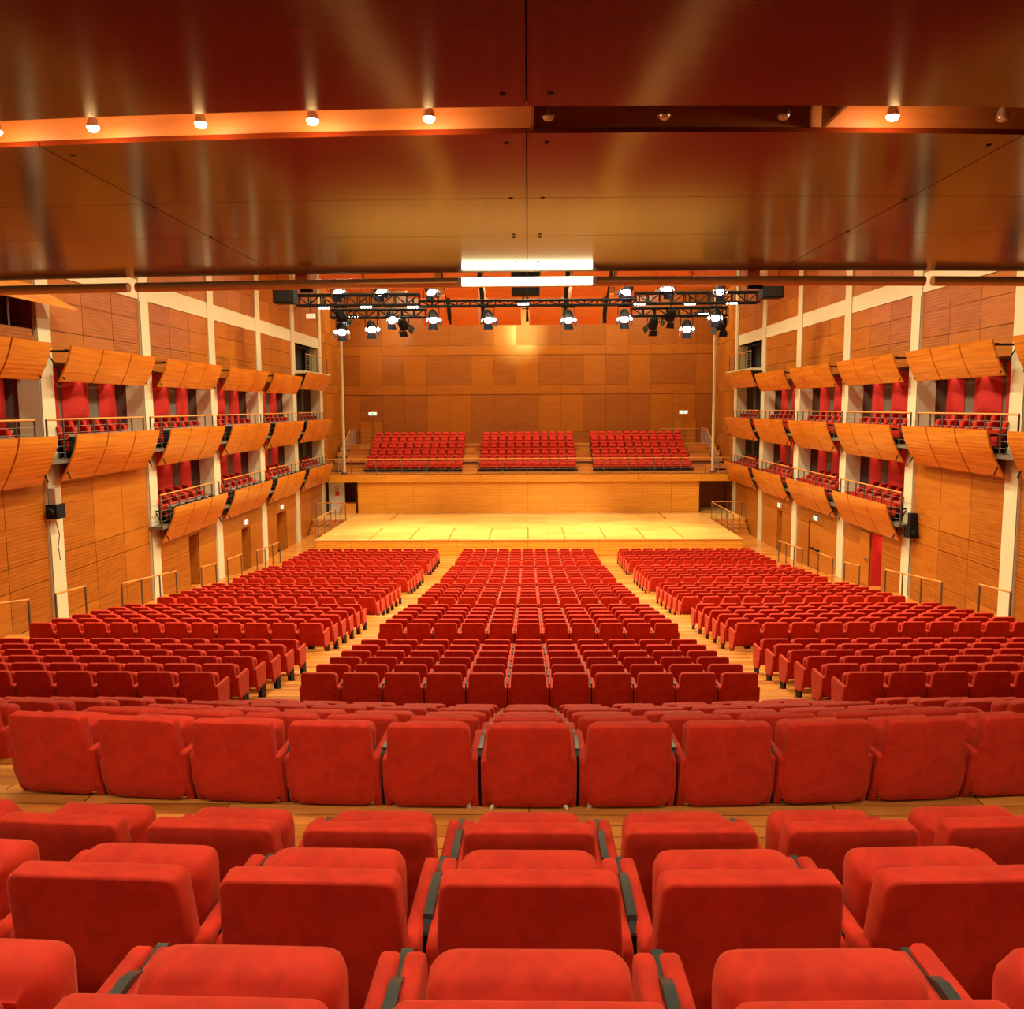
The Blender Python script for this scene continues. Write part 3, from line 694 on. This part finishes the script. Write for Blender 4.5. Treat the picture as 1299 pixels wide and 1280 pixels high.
truss(-9.3, -4.8, 41.6, 4.42, .36, 'black lighting truss, lower left behind the front span'); truss(4.9, 9.4, 41.6, 4.40, .36, 'black lighting truss, lower right behind the front span')

def px2w(u, v, y):
    d = Fv + R2*((u-649.5)/FPX) + U2*((640-v)/FPX); t = y/d.y; return Vector((d.x*t, y, d.z*t))
def stage_light(u, v, y, aim, on, label, size=.34, power=0):
    p = px2w(u, v, y); aim = Vector(aim)
    root = empty('stage_light', p, label=label, cat='stage light', group='stage lights on the trusses')
    d = (aim-p).normalized(); q_ = d.to_track_quat('-Z', 'Y').to_matrix()
    def T(mb): mb.v = [tuple(q_ @ Vector(v_)) for v_ in mb.v]; return mb
    s_ = size
    b = MB(); b.loft([[(rr*s_*math.cos(t*math.pi/8), rr*s_*math.sin(t*math.pi/8), z*s_) for t in range(16)] for rr, z in ((.42, -.5), (.44, -.42), (.44, .15), (.30, .55), (.15, .62))], BLACK); hs = T(b).build('housing', root, 40)
    b = MB(); b.tube((0, 0, -.47*s_), (0, 0, -.505*s_), .38*s_, LAMPC if on else GREYM, 16); T(b).build('lens', hs)
    for a in range(4):
        b = MB(); t = a*math.pi/2; c, s2 = math.cos(t), math.sin(t)
        P = [(-.34, .44, -.5), (.34, .44, -.5), (.42, .68, -.95), (-.42, .68, -.95)]
        vs = [((x*c-y_*s2)*s_, (x*s2+y_*c)*s_, z*s_) for x, y_, z in P]; vs += [(x*1.03, y_*1.03, z+.01) for x, y_, z in vs]
        b.add(vs, [(0, 1, 2, 3), (4, 5, 6, 7), (0, 1, 5, 4), (1, 2, 6, 5), (2, 3, 7, 6), (3, 0, 4, 7)], REFLC if (on and a % 2) else BLACK); T(b).build('barn_door', hs)
    b = MB(); k_ = -1 if v < 380 else 1; pts = [(-.55*s_, 0, 0), (-.55*s_, 0, .75*s_*k_), (.55*s_, 0, .75*s_*k_), (.55*s_, 0, 0)]
    for a, c in zip(pts, pts[1:]): b.bar(a, c, .03, .05, BLACK)
    b.tube((0, 0, .75*s_*k_), (0, 0, 1.25*s_*k_), .03, BLACK, 6); b.build('yoke', root)
    if power: light('stage_lamp', 'SPOT', p+d*.75*s_, power, (1, .86, .60), .12, aim, 38, .7)
LT = [(427, 366, 1, 'top left', (-3, 50)), (480, 366, 1, 'top row, second from left', (0, 48)), (432, 401, 1, 'left pair, upper', (-6, 48)), (434, 417, 1, 'left pair, lower and lowest of all', (-8, 46)),
      (471, 414, 1, 'lower row, second from left', (-4, 49)), (496, 402, 1, 'lower row, third from left', (-1, 47)), (511, 411, 0, 'dark one left of the reflectors', (-2, 52)),
      (545, 366, 1, 'top row, third from left', (2, 51)), (549, 401, 1, 'hanging below the centre bar, first from left', (-2, 46)), (619, 401, 1, 'hanging below the centre bar, second from left', (0, 50)),
      (721, 401, 1, 'hanging below the centre bar, third from left', (2, 47)), (792, 400, 1, 'hanging below the centre bar, fourth from left', (4, 49)), (797, 366, 1, 'very bright one at the top right of centre', (-1, 49)),
      (848, 362, 1, 'top row, second from right', (3, 48)), (914, 365, 1, 'top row, rightmost', (6, 47)), (829, 410, 0, 'dark one hanging right of the reflectors', (4, 52)), (851, 400, 1, 'right cluster, upper left one', (3, 51)),
      (871, 413, 1, 'right cluster, lowest one', (7, 48)), (908, 399, 1, 'right cluster, bright one near the pole', (6, 50)), (916, 411, 0, 'right cluster, dark one by the pole', (8, 47))]
for u, v, on, w_, (ax, ay) in LT:
    face = 'bright' in w_ or 'top' in w_ or 'low' in w_ or 'centre bar' in w_
    dn = (ax*.9, 30.5 if face else ay, SZ)
    # lamps lean towards the audience a little, so their glowing faces are seen; the beams fall on the stage
    stage_light(u, v, 40.0 if (v < 395 or 520 < u < 810) else 41.6, dn, on, 'theatre spotlight with barn doors, '+w_, .52, (500 if face else STAGE_P) if on else 0)
for i, (u, v) in enumerate(((412, 390), (465, 389), (524, 389), (449, 402), (664, 385), (811, 385), (875, 385), (928, 384), (892, 398))):
    p = px2w(u, v, 41.5 if v > 395 else 39.85); e = empty('flood_bar', p, label='small four-lamp white flood strip under the truss, %s from left' % ORD[i], cat='flood light', group='flood strips')
    b = MB(); b.box(-.28, .28, -.1, .2, 0, .08, BLACK); b.box(-.03, .03, 0, .1, .08, .35, BLACK); b.build('housing', e)
    for k in range(4):
        b = MB(); b.tube((-.2+k*.13, -.05, 0), (-.2+k*.13, -.09, -.05), .05, LAMPC, 8); b.build('lens', e)
for sx, u, v in ((-1, 361.5, 374), (1, 979, 367)):
    p = px2w(u, v, 38.5); e = empty('loudspeaker', p, label='big black box loudspeaker hanging at the %s end of the truss' % SIDEW[sx], cat='speaker', group='hanging loudspeakers')
    b = MB(); b.box(-.45, .45, -.3, .4, -.38, .38, BLACK); b.build('cabinet', e)
    b = MB(); b.box(-.4, .4, -.32, -.3, -.33, .33, GREYM if 0 else DARK); b.build('grille', e)
    b = MB(); b.tube((-.3, 0, .38), (-.3, 0, 9.5-p.z), .012, BLACK, 5); b.tube((.3, 0, .38), (.3, 0, 9.5-p.z), .012, BLACK, 5); b.build('cable', e)
p = px2w(394, 401, 39.8); e = empty('stage_light', p, label='small pale floodlight hanging alone at the far left of the truss', cat='stage light')
b = MB(); b.box(-.18, .2, -.1, .1, -.12, .1, WHITE); b.build('housing', e); b = MB(); b.tube((0, 0, .1), (0, 0, .7), .015, BLACK); b.build('stem', e)

# wall projectors on the first columns
for sx, y, z in ((-1, 23.3, -2.55), (1, 29.15, -4.05)):
    e = empty('wall_projector', (sx*12.95, y, z), label=('grey and black projector box mounted on the left front column' if sx < 0 else 'black projector on a bracket fixed to a right wall column'), cat='projector', group='wall projectors')
    b = MB(); b.box(-.11, .11, -.15, .1, -.02, .42, STEELL if sx < 0 else BLACK); b.build('cabinet', e)
    b = MB(); b.box(-.15, .15, -.2, .25, -.42, -.02, BLACK); b.tube((0, -.2, -.22), (0, -.33, -.22), .10, BLACK, 12); b.build('head', e)
    b = MB(); b.path([(0, .0, -.5), (.02, .1, -.9), (-.01, .05, -1.2), (.0, .1, -1.6)], .012, BLACK, 5); b.tube((-.02, 0, .5), (-.02, 0, 1.4), .02, STEELL, 6); b.build('cable', e)
    b = MB(); b.box(0, sx*.18, -.05, .05, .1, .2, BLACK); b.build('bracket', e)
# control booth window in the first left bay
e = empty('booth_window', (-13.1, 20.3, 2.5), label='dark control booth opening high on the far left wall edge', cat='window')
b = MB(); b.box(-14.0, -13.95, 17.6, 23.05, 1.95, 3.1, DARK); b.box(-13.95, -13.1, 17.55, 23.08, 1.93, 1.97, WOODX); b.box(-13.95, -13.1, 17.55, 23.08, 3.08, 3.12, DARK); b.box(-13.95, -13.1, 23.06, 23.1, 1.95, 3.1, WOODX); part(b, 'recess', e)
b = MB(); b.box(-13.2, -13.12, 22.0, 22.1, 1.97, 3.1, GREYM); part(b, 'mullion', e)
b = MB(); b.box(-13.13, -13.08, 17.6, 22.95, 1.72, 2.12, WOODX); part(b, 'sill_panel', e)
for j, (ya, yb) in enumerate(((17.6, 21.0), (21.05, 24.25))):
    b = MB(); vs = [(-13.08, ya, 3.25), (-13.08, min(yb, 23.1) if j else yb, 3.25), (-12.5, yb, 2.72), (-12.5, ya, 2.72)]
    vs2 = [(x-.01, y, z+.05) for x, y, z in vs]; b.add(vs+vs2, [(0, 1, 2, 3), (4, 5, 6, 7), (0, 1, 5, 4), (1, 2, 6, 5), (2, 3, 7, 6), (3, 0, 4, 7)], WOODF); part(b, 'flap_panel', e)

# ------------------------------------------------------------------ seats
def outline(pts, seg=4):
    """rounded polygon: pts = (x, z, radius)"""
    out = []; n = len(pts)
    for i in range(n):
        p0, p1, p2 = Vector(pts[i-1][:2]), Vector(pts[i][:2]), Vector(pts[(i+1) % n][:2]); r_ = pts[i][2]
        if r_ <= 0: out.append(p1); continue
        a = (p0-p1).normalized(); b = (p2-p1).normalized(); ang = a.angle(b); d = min(r_/math.tan(ang/2), (p0-p1).length*.49, (p2-p1).length*.49)
        s0, s1 = p1+a*d, p1+b*d
        for k in range(seg+1):
            t = k/seg; out.append(s0*(1-t)**2+p1*2*t*(1-t)+s1*t*t)
    return out
def inset(pl, d):
    n = len(pl); out = []
    for i in range(n):
        a, b = pl[i-1], pl[(i+1) % n]; t = (b-a).normalized(); nn = Vector((t.y, -t.x)); out.append(pl[i]-nn*d)
    return out
def pillow(mb, pl, y0, y1, r_, m, bulge=.0, warp=None, lod=0, axis='y'):
    """plump slab: outline in x-z (or y-z), thickness y0..y1"""
    area = sum(pl[i-1].x*pl[i].y-pl[i].x*pl[i-1].y for i in range(len(pl)))
    if area < 0: pl = pl[::-1]
    prof = ([(y0-bulge, .10), (y0-bulge*.6, .05), (y0, r_), (y0+r_*.3, r_*.3), (y0+r_, 0), (y1-r_, 0), (y1-r_*.3, r_*.3), (y1, r_), (y1+bulge*.6, .05), (y1+bulge, .10)] if not lod
            else [(y0, r_*.8), (y0+r_, 0), (y1-r_, 0), (y1, r_*.8)])
    mn = min(max(p.x for p in pl)-min(p.x for p in pl), max(p.y for p in pl)-min(p.y for p in pl))
    if not lod and mn < .22: prof = prof[2:-2]
    rings = []
    cx_, cz_ = sum(p.x for p in pl)/len(pl), sum(p.y for p in pl)/len(pl); base = inset(pl, r_)
    for y, d in prof:
        if d > r_+1e-6: k_ = 1-(d-r_)/(mn*.5); ring = [Vector((cx_+(p.x-cx_)*k_, cz_+(p.y-cz_)*k_)) for p in base]
        else: ring = inset(pl, d)
        rings.append([((p.x, y, p.y) if axis == 'y' else (y, p.x, p.y)) for p in ring])
    if warp: rings = [[warp(*p) for p in r2] for r2 in rings]
    mb.loft(rings, m); return mb
def lean(x, y, z): return (x, y-(z-.40)*.16+max(0, .52-z)**2*.8+.9*x*x*(1 if z < 2 else 0)*.35, z)
def seat_meshes(lod=0):
    sg = 1 if lod else 4; D = {}
    b = MB()
    pl = outline([(-.237, .87, .045), (.237, .87, .045), (.249, .62, .05), (.264, .47, .10), (.235, .338, .085), (-.235, .338, .085), (-.264, .47, .10), (-.249, .62, .05)], sg)
    if lod: pl = outline([(-.236, .87, .04), (.236, .87, .04), (.268, .58, 0), (.245, .345, 0), (-.245, .345, 0), (-.268, .58, 0)], 1)
    pillow(b, pl, -.03, .052, .011, RED, .004, lean, lod); D['backrest'] = b
    b = MB(); pl = outline([(-.205, .775, .06), (.205, .775, .06), (.205, .33, .05), (-.205, .33, .05)], sg)
    pillow(b, pl, .15, .30, .045 if not lod else .04, RED, .015, None, lod); D['seat_cushion'] = b
    for nm, s_ in (('armrest_l', -1), ('armrest_r', 1)):
        b = MB(); pl = outline([(-.035, .655, .02), (.45, .655, .05), (.47, .60, .03), (.43, .19, .05), (.13, .24, .05), (.04, .34, .07), (-.012, .47, .06)], max(1, sg-1) if not lod else 1)
        if lod: pl = [Vector(p) for p in ((-.02, .655), (.46, .655), (.43, .19), (.11, .24))]
        pillow(b, pl, min(s_*.232, s_*.280), max(s_*.232, s_*.280), .013, RED, 0, None, lod, 'x'); D[nm] = b
    b = MB()   # dark cap and hinge plate shared with the neighbour on the right
    x = .29
    b.bar((x, .07, .60), (x, .10, .652), .022, .02, CAP)
    vs = []
    if not lod:
        prof = [(.10, .668), (.30, .672), (.34, .66), (.37, .64), (.47, .64), (.475, .60), (.36, .60), (.33, .62), (.10, .628)]
        b.loft([[(x-.013, y, z) for y, z in prof], [(x+.013, y, z) for y, z in prof]], CAP)
        hg = MB(); hg.tube((x-.013, .40, .54), (x+.013, .40, .54), .022, STEELL, 10); hg.tube((x-.014, .30, .40), (x+.014, .30, .40), .016, STEELL, 8); D['hinge'] = hg
        b.box(x-.009, x+.009, .06, .44, .20, .63, BLACK)
    else: b.box(x-.012, x+.012, .10, .46, .60, .665, CAP); b.box(x-.01, x+.01, .06, .44, .20, .60, BLACK)
    D['armrest_cap'] = b
    b = MB(); b.box(-.03, .03, .10, .34, .02, .34, BLACK) if 0 else None
    b.box(.240, .300, .14, .36, 0, .30, BLACK); b.box(.25, .305, .08, .42, 0, .02, BLACK)
    b.box(-.275, -.24, .14, .36, 0, .30, BLACK); b.box(-.2, .2, .14, .30, .30, .335, BLACK)
    D['pedestal'] = b
    return D
root0 = empty('auditorium_seat', (0, 0, -50)); SD = seat_meshes(0); KIDS = {root0: []}
for b_ in SD.values(): b_.v = [(x, y, max(0, z-.09)) for x, y, z in b_.v]
HING = SD.pop('hinge')
for nm, b in SD.items():
    name = 'armrest' if nm.startswith('armrest_') and nm != 'armrest_cap' else nm
    KIDS[root0].append(b.build(name, root0, 50 if nm not in ('pedestal',) else None))
capo = [k for k in KIDS[root0] if k.name.startswith('armrest_cap')][0]; KIDS[capo] = [HING.build('hinge', capo, 40)]
LO = seat_meshes(1); lo = MB()
for b_ in LO.values(): b_.v = [(x, y, max(0, z-.09)) for x, y, z in b_.v]
for b in [LO[k] for k in LO if k != 'armrest_cap']+[LO['armrest_cap']]:
    for m_ in b.mats: lo.mi(m_)
    if b is LO['armrest_cap']: NV, NF = len(lo.v), len(lo.f)
    o_ = len(lo.v); lo.v += b.v
    for f, mi in zip(b.f, b.m): lo.f.append([o_+k for k in f]); lo.m.append(lo.mi(b.mats[mi]))

def project(p):
    d = Vector(p); z = d.dot(Fv)
    if z < .2: return None
    return 649.5+FPX*d.dot(R2)/z, 640-FPX*d.dot(U2)/z, z
spots = []
for ri, (y, z, Rr, g) in enumerate(rows):
    if g == 'N' and y < .4: continue
    blocks = {'C': 11}
    if g == 'G0':
        blocks.update(L=7, R=7)
        if y > 10: del blocks['C']
    elif g != 'N': blocks.update(L=11, R=11)
    for bk, n in blocks.items():
        for i in range(n):
            if bk == 'C': x = (i-5)*W; idx = i-5
            elif bk == 'L': x = -4.32-W/2-i*W; idx = i
            else: x = 4.32+W/2+i*W; idx = i
            yy = y+ybow(x, Rr); rz = math.atan(min(abs(x), 3.2)/Rr)*(-1 if x < 0 else 1)*-1*-1
            pr = project((x, yy, z+.6))
            if pr is None and g != 'N': continue
            u = pr[0] if pr else 0; dpt = pr[2] if pr else 1
            off = pr is None or u < -300/dpt or u > 1299+300/dpt or pr[1] > 1560
            if g != 'N' and (u < -220 or u > 1520): continue
            spots.append((dpt+(1000 if off else 0), x, yy, z, rz, g, ri, bk, idx))
spots.sort(key=lambda s_: s_[0])
rown = {}
for ri, (y, z, Rr, g) in enumerate(rows): rown.setdefault(g, []).append(ri)
def seat_label(g, ri, bk, idx):
    k = rown[g].index(ri)
    if g == 'N': rw = 'in the %s row from the bottom' % ORD[4-k] if 0 else {1: 'nearest row, mostly below the frame', 2: 'row at the very bottom', 3: 'second row from the bottom', 4: 'row just behind the wooden walkway'}[k]
    elif g == 'G0': rw = '%s row past the wooden walkway' % ORD[k]
    else: rw = '%s row of the %s lower tier' % (ORD[k], ORD[int(g[1])-1])
    if bk == 'C': ps = 'centre seat' if idx == 0 else '%s %s of centre' % (ORD[abs(idx)-1], 'left' if idx < 0 else 'right')
    else: ps = '%s from aisle, %s block' % (ORD[idx], 'left' if bk == 'L' else 'right')
    return 'red seat, %s, %s' % (ps, rw)
from array import array
far = MB(); used = 0
for s_ in spots:
    dpt, x, yy, z, rz, g, ri, bk, idx = s_
    if used < 300:
        t = dict(label=seat_label(g, ri, bk, idx), cat='seat', group={'N': 'red seats behind the wooden walkway', 'G0': 'red seats just past the wooden walkway'}.get(g, 'red seats of the lower stalls'))
        if used == 0:
            root0.location = (x, yy, z); root0.rotation_euler = (0, 0, rz); tag(root0, **t)
        else: bring(root0, KIDS, (x, yy, z), rz, (bk, idx) in (('C', 5), ('L', 0), ('R', 10), ('R', 6)), **t)
        used += 1
    else:
        c, s2 = math.cos(rz), math.sin(rz); o_ = len(far.v)
        nc = (bk, idx) in (('C', 5), ('L', 0), ('R', 10)); lv, lf, lm = (lo.v[:NV], lo.f[:NF], lo.m[:NF]) if nc else (lo.v, lo.f, lo.m)
        far.v += [(x+a*c-b*s2, yy+a*s2+b*c, z+q_) for a, b, q_ in lv]
        far.f += [[o_+k for k in f] for f in lf]; far.m += lm
far.mats = list(lo.mats)
far.build('auditorium_seat', smooth=40, label='rows of small red seats filling the rest of the lower stalls towards the stage', cat='seats', kind='stuff', group='red seats of the lower stalls')

# choir seats, facing the hall: backrest, cushion and arms in one small mesh, made once
def choir_mesh():
    b = MB()
    pillow(b, outline([(-.225, .88, .05), (.225, .88, .05), (.235, .40, 0), (-.235, .40, 0)], 2), -.03, .07, .03, RED, 0, lambda x, y, z: (x, y-(z-.4)*.34, z), 1)
    pillow(b, outline([(-.2, .86, .04), (.2, .86, .04), (.2, .72, .03), (-.2, .72, .03)], 2), .0, .12, .03, RED, 0, lambda x, y, z: (x, y-(z-.4)*.34, z), 1)
    pl = outline([(.10, .62, .05), (.26, .62, .05), (.26, .27, .03), (.10, .27, .03)], 1)
    pillow(b, pl, -.215, .215, .03, RED, 0, None, 1, 'x')
    for s_ in (-1, 1): pillow(b, [Vector(p) for p in ((.02, .655), (.44, .655), (.40, .2), (.06, .2))], min(s_*.23, s_*.278), max(s_*.23, s_*.278), .015, RED, 0, None, 1, 'x')
    b.box(.278, .302, .10, .44, .60, .672, STEELL); b.box(-.25, .25, .1, .34, 0, .2, BLACK); b.box(.27, .30, .1, .4, 0, .6, BLACK)
    return b
c0 = None
for k, (y, z) in enumerate(CH):
    for bk in range(3):
        for i in range(11):
            x = (-7.51, 0, 7.51)[bk]+(i-5)*W
            lab = 'small red choir seat facing the hall, %s from left, %s row up, %s block' % (ORD[i], ORD[k], ('left', 'centre', 'right')[bk])
            if c0 is None:
                c0 = choir_mesh().build('choir_seat', smooth=40); o = c0
            else: o = c0.copy(); COL.objects.link(o)
            o.location = (x, y+.32, z); o.rotation_euler = (0, 0, math.pi)
            tag(o, lab, 'seat', 'red choir seats behind the stage')
# balcony seats
b0 = None
for sx in (-1, 1):
    for lvl, z, ks in (('middle', -1.35, range(-1, 5)), ('lowest', -4.05, range(1, 5))):
        for k in ks:
            bw = {-1: 'edge bay', 0: 'second bay', 1: 'third bay', 2: 'fourth bay', 3: 'fifth bay', 4: 'bay nearest stage'}[k]
            yb0 = ycol(k)-.15 if k < 4 else ycol(4)+.1
            for r_, xx in enumerate((13.06, 13.62)):
                for i in range(6):
                    yy = yb0+.35+i*.78+(.1 if r_ else 0)
                    if b0 is None: b0 = choir_mesh().build('box_seat', smooth=40); o = b0
                    else: o = b0.copy(); COL.objects.link(o)
                    o.location = (sx*xx, yy, z+(.16 if r_ else 0)); o.rotation_euler = (0, 0, sx*R(38))
                    tag(o, 'red seat, %s from camera, %s row, %s, %s tier balcony, %s wall' % (ORD[i], 'front' if r_ == 0 else 'back', bw, lvl, SIDEW[sx]), 'seat', 'red balcony seats')
                if r_: 
                    b = MB(); b.box(sx*13.25, sx*13.84, yb0, yb0+5.0, z, z+.16, GREY)
                    b.build('riser', label='low grey riser under the back row, %s, %s tier balcony, %s wall' % (bw, lvl, SIDEW[sx]), cat='platform', group='balcony seat risers')
